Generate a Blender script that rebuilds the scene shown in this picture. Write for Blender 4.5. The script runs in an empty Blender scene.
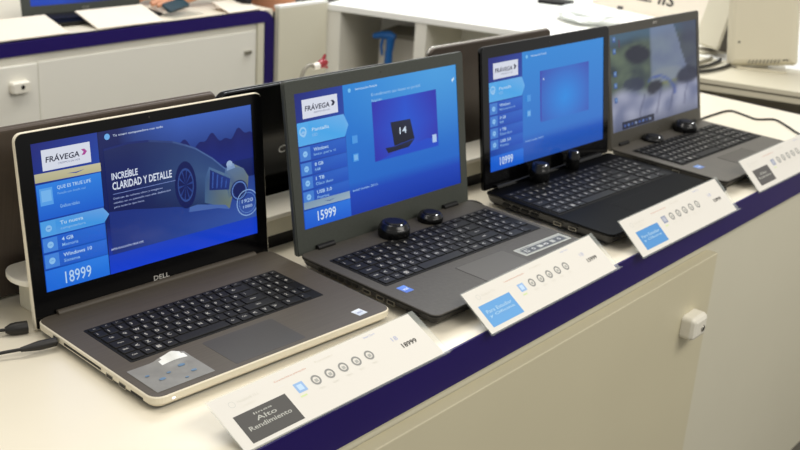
import bpy, bmesh, math, random
from mathutils import Vector, Matrix
random.seed(7)
S = bpy.context.scene
COL = S.collection
R = math.radians

# ------------------------------------------------------------------ camera, world, lights, exposure
cam_d = bpy.data.cameras.new('camera'); cam = bpy.data.objects.new('camera', cam_d); COL.objects.link(cam)
cam.location = (-0.656, -0.7405, 0.6525); cam.rotation_euler = (1.2047192, -0.061844, -0.8648657)
cam_d.sensor_width = 36; cam_d.lens = 49.707; cam_d.clip_start = 0.02; cam_d.clip_end = 60
cam_d.dof.use_dof = True; cam_d.dof.focus_distance = 1.32; cam_d.dof.aperture_fstop = 9
S.camera = cam
w = bpy.data.worlds.new('shop_light'); S.world = w; w.use_nodes = True
w.node_tree.nodes['Background'].inputs[0].default_value = (1.0, 0.985, 0.95, 1)
w.node_tree.nodes['Background'].inputs[1].default_value = 0.47
def area(loc, rot, sx, sy, power, col):
    d = bpy.data.lights.new('ceiling_and_fill', 'AREA'); d.shape = 'RECTANGLE'; d.size = sx; d.size_y = sy; d.energy = power; d.color = col
    o = bpy.data.objects.new('ceiling_and_fill_light', d); o.location = loc; o.rotation_euler = rot; COL.objects.link(o)
area((0.3, 0.9, 2.0), (0, 0, 0), 1.6, 0.7, 19, (1.0, 0.95, 0.88))
area((2.7, 1.7, 2.0), (0, 0, 0), 2.2, 1.4, 62, (0.95, 0.98, 1.0))
area((1.2, -1.7, 2.0), (R(35), 0, 0), 2.4, 0.8, 40, (1.0, 0.96, 0.89))  # added unseen fill lamp, tilted to brighten the front-facing panels
S.view_settings.view_transform = 'Standard'; S.view_settings.look = 'None'
S.view_settings.gamma = 1; S.view_settings.use_curve_mapping = False
S.view_settings.exposure = 0.25

# ------------------------------------------------------------------ materials
def lin(h):
    h = h.lstrip('#'); v = [int(h[i:i+2], 16)/255 for i in (0, 2, 4)]
    return tuple(((x+.055)/1.055)**2.4 if x > .04045 else x/12.92 for x in v)
MATS = {}
def mat(name, hexc, rough=.5, metal=0, noise=0, nscale=20, stretch=None, spec=.5, bump=0, emit=0, alpha=1, trans=0, coat=0):
    if name in MATS: return MATS[name]
    m = bpy.data.materials.new(name); m.use_nodes = True; nt = m.node_tree; b = nt.nodes['Principled BSDF']
    c = lin(hexc); b.inputs['Base Color'].default_value = (*c, 1); b.inputs['Roughness'].default_value = rough
    b.inputs['Metallic'].default_value = metal; b.inputs['Specular IOR Level'].default_value = spec
    b.inputs['Coat Weight'].default_value = coat; b.inputs['Coat Roughness'].default_value = .04
    if emit: b.inputs['Emission Color'].default_value = (*c, 1); b.inputs['Emission Strength'].default_value = emit
    b.inputs['Alpha'].default_value = alpha; b.inputs['Transmission Weight'].default_value = trans
    if noise or bump:
        tc = nt.nodes.new('ShaderNodeTexCoord'); mp = nt.nodes.new('ShaderNodeMapping'); n = nt.nodes.new('ShaderNodeTexNoise')
        nt.links.new(tc.outputs['Object'], mp.inputs[0]); nt.links.new(mp.outputs[0], n.inputs[0])
        if stretch: mp.inputs['Scale'].default_value = stretch
        n.inputs['Scale'].default_value = nscale; n.inputs['Detail'].default_value = 5
        if noise:
            r = nt.nodes.new('ShaderNodeValToRGB')
            r.color_ramp.elements[0].position = .3; r.color_ramp.elements[1].position = .7
            r.color_ramp.elements[0].color = (*[x*(1-noise) for x in c], 1); r.color_ramp.elements[1].color = (*[min(1, x*(1+noise)) for x in c], 1)
            nt.links.new(n.outputs[0], r.inputs[0]); nt.links.new(r.outputs[0], b.inputs['Base Color'])
        if bump:
            bp = nt.nodes.new('ShaderNodeBump'); bp.inputs['Strength'].default_value = bump; bp.inputs['Distance'].default_value = .002
            nt.links.new(n.outputs[0], bp.inputs['Height']); nt.links.new(bp.outputs[0], b.inputs['Normal'])
    MATS[name] = m; return m

def attr_mat(name, emit, rough):
    m = bpy.data.materials.new(name); m.use_nodes = True; nt = m.node_tree; b = nt.nodes['Principled BSDF']
    a = nt.nodes.new('ShaderNodeAttribute'); a.attribute_name = 'Col'
    b.inputs['Roughness'].default_value = rough
    if emit:
        b.inputs['Base Color'].default_value = (.004, .004, .006, 1)
        nt.links.new(a.outputs['Color'], b.inputs['Emission Color']); b.inputs['Emission Strength'].default_value = emit
    else:
        nt.links.new(a.outputs['Color'], b.inputs['Base Color'])
    MATS[name] = m; return m
SCREEN_A = attr_mat('lit_screen_glossy', .72, .12)
SCREEN_M = attr_mat('lit_screen_matte', .74, .3)
PRINT = attr_mat('printed_paper', 0, .35)

M = dict(
 worktop=mat('white_worktop', '#e2dac6', .28, noise=.02, nscale=6),
 blue=mat('blue_edge_band', '#1f0f5a', .45, spec=.3, noise=.05, nscale=4),
 cream=mat('cream_laminate', '#cbc3a6', .45, noise=.025, nscale=3),
 farw=mat('white_door_laminate', '#e2dfd3', .5, noise=.01, nscale=3),
 cream2=mat('pale_laminate', '#d3ceb9', .5, noise=.02, nscale=3),
 white=mat('bright_white_laminate', '#f4f3ec', .4, noise=.01, nscale=5),
 riser=mat('riser_laminate', '#f2eddd', .35, noise=.02, nscale=5),
 floor=mat('floor_tile', '#5a564e', .45, noise=.06, nscale=2),
 black=mat('black_plastic', '#060607', .4, spec=.3),
 gloss=mat('glossy_black_plastic', '#030304', .1, spec=.45),
 bez1=mat('black_glass_bezel', '#040405', .18, spec=.3),
 key=mat('black_key', '#0c0b0a', .5, spec=.22),
 keybed=mat('key_well', '#070605', .6, spec=.2),
 legend=mat('key_legend_white', '#b4b1aa', .5),
 silver=mat('silver_rim', '#e2d9c2', .3),
 chrome=mat('bright_chrome', '#e8e4da', .15, metal=.9),
 deck1=mat('brushed_taupe_deck', '#4b443a', .5, spec=.3, noise=.1, nscale=60, stretch=(.15, 6, 1)),
 deck2=mat('textured_grey_deck', '#45413a', .55, spec=.3, noise=.06, nscale=160, bump=.15),
 bez2=mat('graphite_bezel', '#3f423c', .45, noise=.06, nscale=300, bump=.1),
 side2=mat('dark_side', '#121110', .45, spec=.3),
 deck3=mat('dark_glossy_deck', '#030303', .5, spec=.05),
 deck4=mat('grey_deck', '#57534b', .5, metal=.25, noise=.05, nscale=80),
 bez4=mat('grey_bezel', '#45423b', .45, noise=.03, nscale=80),
 pad1=mat('taupe_touchpad', '#2c2721', .5),
 pad2=mat('grey_touchpad', '#454037', .55),
 lidback=mat('taupe_metal_lid', '#5c534c', .35, metal=.5, noise=.08, nscale=40, stretch=(8, .2, .2)),
 rubber=mat('cable_rubber', '#15130f', .5),
 podm=mat('pod_black', '#060606', .22, spec=.4),
 led=mat('white_led', '#ffffff', .3, emit=4),
 acrylic=mat('clear_acrylic', '#e9efe9', .06, alpha=.13, spec=.6),
 film=mat('hazy_film', '#a9a9a5', .35, alpha=.5, noise=.15, nscale=40),
 filmfold=mat('white_film_fold', '#d9dad6', .35, bump=.6, nscale=120),
 whitep=mat('white_plastic', '#e4dfd0', .35),
 offw=mat('off_white_plastic', '#cbc4ae', .4, noise=.02, nscale=5),
 greyp=mat('grey_plastic', '#8a8576', .5),
 skin=mat('skin', '#c98d6a', .5, noise=.05, nscale=30),
 shirt=mat('light_shirt', '#9fb0b8', .8, noise=.06, nscale=30),
 trouser=mat('black_cloth', '#0d0d10', .85),
 hair=mat('dark_hair', '#1c1310', .6, noise=.2, nscale=80),
 bluep=mat('blue_plastic', '#0c5aa0', .4),
 red=mat('red_plastic', '#8e1420', .4),
 bag=mat('thin_white_film', '#eef1ee', .25, alpha=.8, bump=.8, nscale=40),
 carton=mat('pale_card', '#ddd3c3', .7, noise=.02, nscale=10),
 ink=mat('black_ink', '#1a1718', .6),
 steel=mat('port_metal', '#a8a498', .35, metal=.8),
)

# ------------------------------------------------------------------ mesh helpers
class MB:
    def __init__(s): s.v = []; s.f = []; s.mi = []; s.c = []; s.ms = []; s.sm = []
    def mat(s, m):
        if m not in s.ms: s.ms.append(m)
        return s.ms.index(m)
    def add(s, vs, fs, m, col=None, smooth=False):
        o = len(s.v); k = s.mat(m); s.v += [tuple(p) for p in vs]
        for f in fs:
            s.f.append([i+o for i in f]); s.mi.append(k); s.sm.append(smooth)
            s.c.append([(col[i] if isinstance(col, list) else (col or (1, 1, 1))) for i in f])
    def box(s, x0, x1, y0, y1, z0, z1, m):
        vs = [(x, y, z) for z in (z0, z1) for x, y in ((x0, y0), (x1, y0), (x1, y1), (x0, y1))]
        s.add(vs, [(3, 2, 1, 0), (4, 5, 6, 7), (0, 1, 5, 4), (1, 2, 6, 5), (2, 3, 7, 6), (3, 0, 4, 7)], m)
    def rings(s, x0, x1, y0, y1, r, levels, mats, mtop, mbot, seg=5):
        # stack of rounded rectangles, each (inset, z)
        def ring(ins, z):
            pts = []; rr = max(r-ins, .0002)
            for cx, cy, a0 in ((x1-ins-rr, y1-ins-rr, 0), (x0+ins+rr, y1-ins-rr, 90), (x0+ins+rr, y0+ins+rr, 180), (x1-ins-rr, y0+ins+rr, 270)):
                for k in range(seg+1):
                    a = R(a0+90*k/seg); pts.append((cx+rr*math.cos(a), cy+rr*math.sin(a), z))
            return pts
        rs = [ring(*l) for l in levels]; n = len(rs[0])
        for i in range(len(rs)-1):
            s.add(rs[i]+rs[i+1], [(j, (j+1) % n, n+(j+1) % n, n+j) for j in range(n)], mats[i])
        s.add(rs[-1], [tuple(range(n))], mtop); s.add(rs[0], [tuple(reversed(range(n)))], mbot)
    def prism(s, poly, d0, d1, m, axis='y'):
        # poly in (a,b); extruded along axis
        def P(a, b, d): return {'y': (a, d, b), 'z': (a, b, d), 'x': (d, a, b)}[axis]
        n = len(poly); vs = [P(a, b, d0) for a, b in poly]+[P(a, b, d1) for a, b in poly]
        s.add(vs, [tuple(range(n)), tuple(reversed(range(n, 2*n)))]+[(n+i, n+(i+1) % n, (i+1) % n, i) for i in range(n)], m)
    def tube(s, pts, r, m, seg=8, caps=True):
        pts = [Vector(p) for p in pts]; rs = r if isinstance(r, (list, tuple)) else [r]*len(pts); vs = []
        up = Vector((0, 0, 1)); prev = None
        for i, p in enumerate(pts):
            t = (pts[min(i+1, len(pts)-1)]-pts[max(i-1, 0)]).normalized()
            a = (t.cross(up) if abs(t.dot(up)) < .95 else t.cross(Vector((1, 0, 0)))).normalized()
            if prev is not None:
                a = (prev-t*prev.dot(t)).normalized()
            prev = a; b = t.cross(a)
            vs += [p+(a*math.cos(2*math.pi*k/seg)+b*math.sin(2*math.pi*k/seg))*rs[i] for k in range(seg)]
        n = len(pts); fs = [(i*seg+k, i*seg+(k+1) % seg, (i+1)*seg+(k+1) % seg, (i+1)*seg+k) for i in range(n-1) for k in range(seg)]
        s.add(vs, fs, m, smooth=True)
        if caps: s.add(vs[:seg], [tuple(range(seg))], m); s.add(vs[-seg:], [tuple(reversed(range(seg)))], m)
    def lathe(s, prof, m, seg=28, o=(0, 0, 0), sy=1):
        vs = [(o[0]+r*math.cos(2*math.pi*k/seg), o[1]+sy*r*math.sin(2*math.pi*k/seg), o[2]+z) for r, z in prof for k in range(seg)]
        fs = [(i*seg+k, i*seg+(k+1) % seg, (i+1)*seg+(k+1) % seg, (i+1)*seg+k) for i in range(len(prof)-1) for k in range(seg)]
        s.add(vs, fs, m, smooth=True)
        s.add(vs[-seg:], [tuple(range(seg))], m); s.add(vs[:seg], [tuple(reversed(range(seg)))], m)
    def build(s, name, parent=None, loc=None, rot=None, bevel=0, col=False):
        me = bpy.data.meshes.new(name); me.from_pydata(s.v, [], s.f)
        for m in s.ms: me.materials.append(m)
        me.polygons.foreach_set('material_index', s.mi); me.polygons.foreach_set('use_smooth', s.sm)
        if col:
            a = me.color_attributes.new('Col', 'FLOAT_COLOR', 'CORNER'); buf = []
            for c in s.c:
                for q in c: buf += [q[0], q[1], q[2], 1]
            a.data.foreach_set('color', buf)
        me.update()
        o = bpy.data.objects.new(name, me); COL.objects.link(o)
        if parent: o.parent = parent
        if loc: o.location = loc
        if rot: o.rotation_euler = rot
        if bevel:
            bm = bmesh.new(); bm.from_mesh(me); bmesh.ops.remove_doubles(bm, verts=bm.verts, dist=1e-6); bmesh.ops.recalc_face_normals(bm, faces=bm.faces); bm.to_mesh(me); bm.free()
            md = o.modifiers.new('bevel', 'BEVEL'); md.width = bevel; md.segments = 2; md.limit_method = 'ANGLE'; md.angle_limit = R(40)
        return o
def tag(o, label=None, cat=None, group=None, kind=None):
    if label: o['label'] = label
    if cat: o['category'] = cat
    if group: o['group'] = group
    if kind: o['kind'] = kind
    return o
def empty(name, loc, rz=0, **k):
    o = bpy.data.objects.new(name, None); o.empty_display_size = .05; COL.objects.link(o); o.location = loc; o.rotation_euler = (0, 0, rz)
    return tag(o, **k)
TC = {}
def text_geo(s, bold=0.0):
    if (s, bold) in TC: return TC[(s, bold)]
    cu = bpy.data.curves.new('t', 'FONT'); cu.body = s; cu.size = 1; cu.resolution_u = 2; cu.offset = bold
    o = bpy.data.objects.new('t', cu); COL.objects.link(o)
    dg = bpy.context.evaluated_depsgraph_get(); me = bpy.data.meshes.new_from_object(o.evaluated_get(dg))
    vs = [(v.co.x, v.co.y) for v in me.vertices]; fs = [tuple(p.vertices) for p in me.polygons]
    bpy.data.objects.remove(o); bpy.data.curves.remove(cu); bpy.data.meshes.remove(me)
    xs = [v[0] for v in vs]; ys = [v[1] for v in vs]; x0, x1, y0, y1 = min(xs), max(xs), min(ys), max(ys)
    vs = [((x-x0)/(x1-x0), (y-y0)/(y1-y0)) for x, y in vs]
    TC[(s, bold)] = (vs, fs, (x1-x0)/(y1-y0)); return TC[(s, bold)]

# flat artwork (screens, printed cards) drawn on a plane: coordinates 0..1 across a W x H rectangle
class Art:
    def __init__(s, Wd, Hd, P, m, step=.00005): s.W = Wd; s.H = Hd; s.P = P; s.m = m; s.mb = MB(); s.step = step; s.k = 0
    def layer(s): s.k += 1
    def poly(s, pts, cols):
        if isinstance(cols, str): cols = lin(cols)
        elif isinstance(cols, list): cols = [lin(c) if isinstance(c, str) else c for c in cols]
        s.mb.add([s.P(x*s.W, y*s.H, s.k*s.step) for x, y in pts], [tuple(range(len(pts)))], s.m, cols)
    def rect(s, x0, x1, y0, y1, cols):
        s.poly([(x0, y0), (x1, y0), (x1, y1), (x0, y1)], cols)
    def grid(s, xs, ys, fn):
        for i in range(len(xs)-1):
            for j in range(len(ys)-1):
                q = [(xs[i], ys[j]), (xs[i+1], ys[j]), (xs[i+1], ys[j+1]), (xs[i], ys[j+1])]
                s.poly(q, [fn(*p) for p in q])
    def text(s, t, x0, x1, y0, y1, col, bold=.012, shear=0):
        vs, fs, _ = text_geo(t, bold); c = lin(col)
        s.mb.add([s.P((x0+(x1-x0)*a)*s.W+shear*(y0+(y1-y0)*b)*s.H-shear*y0*s.H, (y0+(y1-y0)*b)*s.H, s.k*s.step) for a, b in vs], fs, s.m, c)
    def disc(s, cx, cy, r, col, seg=16, r0=0):
        asp = s.W/s.H; c = lin(col)
        if r0:
            for k in range(seg):
                a, b = 2*math.pi*k/seg, 2*math.pi*(k+1)/seg
                s.poly([(cx+q*math.cos(t), cy+q*asp*math.sin(t)) for q, t in ((r0, a), (r, a), (r, b), (r0, b))], [c]*4)
        else: s.poly([(cx+r*math.cos(2*math.pi*k/seg), cy+r*asp*math.sin(2*math.pi*k/seg)) for k in range(seg)], [c]*seg)
def mix(a, b, t):
    a = lin(a) if isinstance(a, str) else a; b = lin(b) if isinstance(b, str) else b; t = max(0, min(1, t))
    return tuple(a[i]*(1-t)+b[i]*t for i in range(3))
def frange(a, b, n): return [a+(b-a)*i/n for i in range(n+1)]

# ------------------------------------------------------------------ the setting
mb = MB(); mb.box(-6, 7, -7, 7, -.94, -.92, M['floor']); tag(mb.build('floor'), kind='structure')

# our display counter (counter coordinates: x along its front edge, y into the counter, z=0 on top)
ctr = empty('display_counter', (0, 0, -.92), label='long cream laptop counter in the foreground with a dark blue edge band', cat='counter')
H0 = .92
def part(name, fn, parent, bevel=0, label=None, loc=None, rot=None):
    mb = MB(); fn(mb); o = mb.build(name, parent, bevel=bevel, loc=loc, rot=rot)
    if label: o['label'] = label
    return o
XL, XR, DB = -.9, 1.995, .98
part('worktop', lambda m: m.box(XL, XR, .003, DB, H0-.05, H0, M['worktop']), ctr, label='glossy off-white worktop')
def _band(m):
    m.box(XL, XR+.003, 0, .003, H0-.055, H0, M['blue']); m.box(XR, XR+.003, .003, DB, H0-.055, H0, M['blue'])
part('edge_band', _band, ctr, label='dark blue edge band')
part('front_panel', lambda m: m.box(XL, XR-.004, .010, .028, .08, H0-.052, M['cream2']), ctr)
part('side_panel', lambda m: m.box(XR-.022, XR-.004, .03, DB-.01, .0, H0-.052, M['cream2']), ctr)
part('plinth', lambda m: m.box(XL, XR-.03, .05, .07, 0, .08, M['greyp']), ctr)
door = part('sliding_door', lambda m: m.box(XL+.15, 1.155, -.014, .008, .10, H0-.073, M['cream']), ctr, bevel=.0015)
def _lock(m):
    # moulded lock body: rounded wedge
    m.rings(-.030, .024, -.022, .022, .009, [(0, 0), (0, .018), (.003, .024), (.009, .027)], [M['whitep']]*3, M['whitep'], M['whitep'])
lk = part('lock', _lock, ctr, loc=(1.074, -.0145, H0-.186), rot=(R(90), 0, 0), label='white plastic lock')
def _kh(m):
    m.lathe([(.0062, 0), (.0062, .0015), (.004, .002)], M['steel'], 16); m.box(-.0011, .0011, -.0045, .0045, .002, .0027, M['black'])
part('keyhole', _kh, lk, loc=(.004, -.003, .027))

# raised cable shelf along the middle
rs = empty('cable_shelf', (0, .410, 0), -.045, label='low white raised shelf running behind the front row of laptops', cat='shelf')
def _rtop(m):
    pts = [(1.58, 0), (1.58, .074), (.050, .074)]+[(.050-.025*math.sin(R(a)), .037+.037*math.cos(R(a))) for a in range(15, 180, 15)]+[(.050, 0)]
    m.prism(pts[::-1], .050, .058, M['riser'], 'z')
part('shelf_board', _rtop, rs, bevel=.0015)
part('shelf_support', lambda m: m.box(.056, 1.57, .008, .068, .022, .050, M['cream2']), rs)
part('shelf_base', lambda m: m.box(.07, 1.56, .012, .064, 0.0, .022, M['black']), rs, label='black recessed base')
part('end_foot', lambda m: m.box(.048, .064, .012, .064, 0, .050, M['cream2']), rs, bevel=.004)

# ------------------------------------------------------------------ keyboards
ROWS = [  # (height, [(label, width)...])  total width 19.25
 (.62, [('Esc', 1.1)]+[('F%d' % i, 1) for i in range(1, 13)]+[('Ins', 1), ('Supr', 1.1), (None, .25)]+[('Ini', 1), ('Fin', 1), ('Re', 1), ('Av', .8)]),
 (1, [('|', 1)]+[(c, 1) for c in '1234567890?¿']+[('←', 2.2), (None, .25), ('Bl', .95), ('/', .95), ('*', .95), ('-', .95)]),
 (1, [('Tab', 1.6)]+[(c, 1) for c in 'QWERTYUIOP´+']+[('}', 1.6), (None, .25), ('7', .95), ('8', .95), ('9', .95), ('+', .95)]),
 (1, [('Mayus', 1.85)]+[(c, 1) for c in 'ASDFGHJKLÑ{']+[('Intro', 2.35), (None, .25), ('4', .95), ('5', .95), ('6', .95), (None, .95)]),
 (1, [('Shift', 1.2)]+[(c, 1) for c in '<ZXCVBNM,.-']+[('Shift', 3.0), (None, .25), ('1', .95), ('2', .95), ('3', .95), ('In', .95)]),
 (1, [('Ctrl', 1.3), ('Fn', 1), ('Win', 1), ('Alt', 1.1), ('', 5.1), ('Gr', 1.1), ('Ctrl', 1.3), ('<', 1.1), ('v', 1.1), ('>', 1.1), (None, .25), ('0', 1.9), ('.', .95), (None, .95)]),
]
KC = {}
def key_mesh(kw, kh, label, ht, leg):
    k = (round(kw, 5), round(kh, 5), label, ht)
    if k in KC: return KC[k]
    m = MB(); b = .0012
    m.rings(-kw/2, kw/2, -kh/2, kh/2, .0014, [(0, 0), (.0002, ht*.6), (.0008, ht)], [M['key']]*2, M['key'], M['key'], 2)
    if label:
        if label == 'Win':
            s = min(kw, kh)*.19
            for i in (0, 1):
                for j in (0, 1):
                    x, y = (-1+i)*s*1.05+i*.0004, (-1+j)*s*1.05+j*.0004
                    m.add([(x, y, ht+.00006), (x+s, y, ht+.00006), (x+s, y+s, ht+.00006), (x, y+s, ht+.00006)], [(0, 1, 2, 3)], M['legend'])
        else:
            vs, fs, asp = text_geo(label, .02)
            hh = kh*(.34 if len(label) == 1 else .2)
            if label in '.,-´': hh = kh*.12
            ww = min(hh*asp, kw*.75); ox = -ww/2 if len(label) > 1 else -kw*.28
            m.add([(ox+a*ww, -hh/2+b_*hh+kh*.05, ht+.00006) for a, b_ in vs], fs, M['legend'])
    o = m.build('key'); me = o.data; bpy.data.objects.remove(o); KC[k] = me; return me
def keyboard(lap, x0, x1, y0, y1, z, ht=.0016, gap=.0019, bedm='keybed'):
    m = MB(); m.rings(x0-.003, x1+.003, y0-.003, y1+.003, .003, [(0, z-.001), (0, z+.0003), (.0005, z+.0006)], [M[bedm]]*2, M[bedm], M[bedm], 3)
    kb = m.build('keyboard', lap)
    tot = sum(r[0] for r in ROWS); u = (x1-x0)/19.25; y = y1; n = 0
    for h, keys in ROWS:
        kh = (y1-y0)*h/tot; x = x0; sc = 19.25/sum(k[1] for k in keys)
        for lab, wd in keys:
            wk = wd*u*sc
            if lab is not None:
                o = bpy.data.objects.new('key', key_mesh(wk-gap, kh-gap, lab, ht, 0)); COL.objects.link(o); o.parent = kb
                o.location = (x+wk/2, y-kh/2, z+.0006); n += 1
            x += wk
        y -= kh
    return kb

# ------------------------------------------------------------------ shop screens
def side_column(A, price, sel, n=5, band=None, top='#0b2aa0'):
    """left column of the demo page: shop logo, list of features, price"""
    A.layer(); A.rect(0, .27, 0, 1, [lin('#0d49b0'), lin('#1a62cf'), lin('#1a3a9c'), lin('#101c7a')])
    A.layer(); A.rect(.038, .236, .81, .948, '#dfe4f2')
    A.layer(); A.text('FRÁVEGA', .052, .19, .862, .91 if price != '10000' else .905, '#161a3a', .02, shear=.12)
    A.text('CREEMOS EN VOS', .1, .19, .838, .85, '#5a5f86', 0)
    A.poly([(.198, .868), (.212, .868), (.222, .888), (.212, .908), (.198, .908), (.208, .888)], '#b0489a' if price == '18999' else '#161a3a')
    return A
def rows(A, ys, sel, texts, hi='#3f9be8', base='#1553c4'):
    for i in range(len(ys)-1):
        t, b = ys[i], ys[i+1]
        A.layer()
        c = hi if i == sel else base
        if i == sel: A.poly([(.003, b+.006), (.265, b+.006), (.289, (t+b)/2), (.265, t-.003), (.003, t-.003)], [mix(c, '#ffffff', .05), c, mix(c, '#ffffff', .1), mix(c, '#ffffff', .1), c])
        else: A.rect(.003, .266, b+.006, t-.003, [mix(c, '#000000', .15), c, mix(c, '#3f8be8', .3), mix(c, '#000000', .05)])
        A.layer(); A.rect(.006, .064, b+.01, t-.007, mix(c, '#66b4f4', .35))
        A.layer(); h = t-b
        A.disc(.035, (t+b)/2, .013, '#8fc6f6', 10); A.rect(.028, .042, (t+b)/2-.004, (t+b)/2+.004, '#3b7fd8')
        if texts[i]:
            a, c2 = texts[i]
            A.text(a, .082, .082+.012*len(a), (t+b)/2+.008, (t+b)/2+.034, '#bcdcf8', .015)
            A.text(c2, .082, .082+.0095*len(c2), (t+b)/2-.03, (t+b)/2-.008, '#8fc0f0', .008)
def screen_car(A):
    A.grid(frange(0, 1, 14), frange(0, 1, 10), lambda x, y: mix(mix('#1038b8', '#0a1a5c', (y-.05)*3.2), mix('#3a66c8', '#16257c', .35+(.8-y)*2) if x > .4 else '#0b1a5e', max(0, (y-.5)*1.9)*min(1, max(0, (x-.3)*3))))
    side_column(A, '18999', 0)
    A.layer(); A.rect(.27, .274, 0, 1, '#0a1550')
    # tree line
    A.layer(); pts = [(.60, .62)]+[(.60+.01*i, .80+.030*math.sin(i*.42)+.018*math.sin(i*.95+2)) for i in range(41)]+[(1, .62)]
    for i in range(1, len(pts)-2): A.poly([(pts[i][0], .6), (pts[i+1][0], .6), pts[i+1], pts[i]], ['#16267c', '#16267c', '#0e1a66', '#0e1a66'])
    # road
    A.layer(); A.grid(frange(.29, 1, 10), frange(.13, .46, 4), lambda x, y: mix('#182f80', '#3458ac', (x-.3)*(.6-y)*3.2))
    # car body
    top = [(.29, .88), (.40, .895), (.49, .883), (.60, .842), (.66, .80), (.708, .761), (.788, .662), (.845, .57), (.858, .56)]
    bot = [(.29, .44), (.40, .42), (.49, .39), (.60, .36), (.66, .33), (.708, .31), (.788, .33), (.845, .30), (.858, .30)]
    A.layer()
    for i in range(len(top)-1):
        a, b, c, d = bot[i], bot[i+1], top[i+1], top[i]
        ma = [(a[0], a[1]+(d[1]-a[1])*.55), (b[0], b[1]+(c[1]-b[1])*.55)]
        def cl(x, k): return mix(mix('#101e62', '#13235c', k), mix('#3f5f8c', '#26407a', k), max(0, (x-.38)/.36)**1.3)
        A.poly([a, b, ma[1], ma[0]], [mix(cl(a[0], 0), '#0c1850', .75), mix(cl(b[0], 0), '#0c1850', .75), cl(b[0], .3), cl(a[0], .3)]); A.poly([ma[0], ma[1], c, d], [cl(a[0], .3), cl(b[0], .3), cl(c[0], .9), cl(d[0], .9)])
    A.layer()   # roof edge highlight
    for i in range(len(top)-1): A.poly([(top[i][0], top[i][1]-.014), (top[i+1][0], top[i+1][1]-.014), top[i+1], top[i]], mix('#12246c', '#4c6aa2', max(0, (top[i][0]-.4)/.35)))
    # nose with open engine bay, fender
    A.poly([(.735, .34), (.86, .25), (.885, .37), (.87, .50), (.768, .60), (.745, .52)], ['#46668c', '#6f7c6c', '#7c8468', '#5f7c98', '#4a6c9e', '#3a5a8c'])
    A.poly([(.86, .33), (.96, .36), (.968, .46), (.944, .53), (.90, .575), (.85, .56), (.84, .5)], ['#4c6480', '#64706c', '#6f7c74', '#607894', '#7c8c84', '#5a76a0', '#3c5c94'])
    A.layer(); A.poly([(.762, .425), (.862, .395), (.872, .475), (.772, .575)], ['#16266a', '#1c3078', '#223a86', '#1a2c70'])
    for i in range(4): A.poly([(.775+.022*i, .435-.006*i), (.782+.022*i, .433-.006*i), (.79+.022*i, .55-.025*i), (.783+.022*i, .556-.025*i)], '#3e62b4')
    A.poly([(.655, .30), (.80, .275), (.86, .245), (.84, .285), (.70, .34), (.66, .335)], '#4b6ab0')
    A.layer()
    for cx, cy, r, r0 in ((.648, .505, .068, 0),):
        A.poly([(cx+.052*math.cos(t*math.pi/12), cy+.175*math.sin(t*math.pi/12)) for t in range(24)], '#0d1a58')
        A.layer(); 
        for t in range(24):
            a, b = t*math.pi/12, (t+1)*math.pi/12
            A.poly([(cx+q*math.cos(v), cy+q*3.2*math.sin(v)) for q, v in ((.034, a), (.039, a), (.039, b), (.034, b))], '#2f4c92')
        for t in range(10):
            a = t*math.pi/5; A.poly([(cx, cy), (cx+.036*math.cos(a), cy+.115*math.sin(a)), (cx+.036*math.cos(a+.16), cy+.115*math.sin(a+.16))], '#26408a')
    A.disc(.872, .585, .016, '#9fb8dc', 12); A.poly([(.855, .54), (.9, .55), (.895, .585), (.86, .58)], '#7f9cc8')
    # front wheel and round badge
    A.disc(.915, .37, .045, '#12205e', 20); A.layer(); A.disc(.915, .37, .04, '#5c80c4', 20, .034)
    A.disc(.955, .26, .058, '#8fb2e4', 28, .054); A.disc(.955, .26, .045, '#6f98d8', 28, .043)
    A.text('1920', .925, .985, .262, .292, '#a9c4ec', .01); A.text('1080', .93, .98, .22, .243, '#a9c4ec', .01)
    A.layer(); A.disc(.31, .958, .012, '#6fb4f4', 14)
    A.text('Tu smart computadora con todo', .335, .56, .946, .966, '#cfdcf4', .01)
    A.text('INCREÍBLE', .314, .43, .655, .715, '#dfe8fa', .02); A.text('CLARIDAD Y DETALLE', .314, .585, .585, .64, '#dfe8fa', .02)
    A.rect(.314, .60, .555, .559, '#7e92d0')
    for i, t in enumerate(('Disfrute de colores vivos y imagenes', 'nítidas en su pantalla con alta definición', 'para todo lo que hace.')): A.text(t, .314, .314+.0062*len(t), .515-.03*i, .532-.03*i, '#a9b8e4', .006)
    A.text('INTRODUCCIÓN TRUE LIFE', .285, .43, .166, .184, '#c8d8f4', .008)
    A.layer(); A.grid(frange(.272, 1, 6), [0, .07, .135], lambda x, y: mix('#0d3fd8', '#1340c0', y*6))
    # list
    A.layer(); A.poly([(.002, .742), (.272, .735), (.272, .793), (.002, .80)], ['#b8b48e', '#c2bc94', '#cfc9a4', '#c4c09c']); A.layer(); A.poly([(.13, .768), (.17, .758), (.205, .772), (.17, .766)], '#2c48a0')
    A.layer(); A.rect(.003, .27, .492, .728, ['#1a62d6', '#1a62d6', '#2f86ea', '#2f86ea']); A.layer(); A.rect(.014, .066, .585, .70, '#5aa6f2'); A.layer(); A.rect(.02, .06, .61, .685, '#79bcf8')
    A.text('QUE ES TRUE LIFE', .085, .225, .672, .70, '#b8dafa', .015); A.text('Pantalla con detalle real', .085, .2, .64, .656, '#7fb4f0', .005); A.text('Graficos nitidos', .09, .17, .548, .572, '#8fc0f4', .008)
    rows(A, [.485, .372, .262, .152], 0, [('Tu nueva', 'computadora'), ('4 GB', 'Memoria'), ('Windows 10', 'Sistema')], hi='#3f9bec', base='#1c62d8')
    A.rect(.002, .268, .004, .148, ['#1a6ae0', '#1c70e4', '#2a84ee', '#1f74e6']); A.layer(); A.text('18999', .08, .19, .028, .112, '#b9d9f8', .006)
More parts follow.
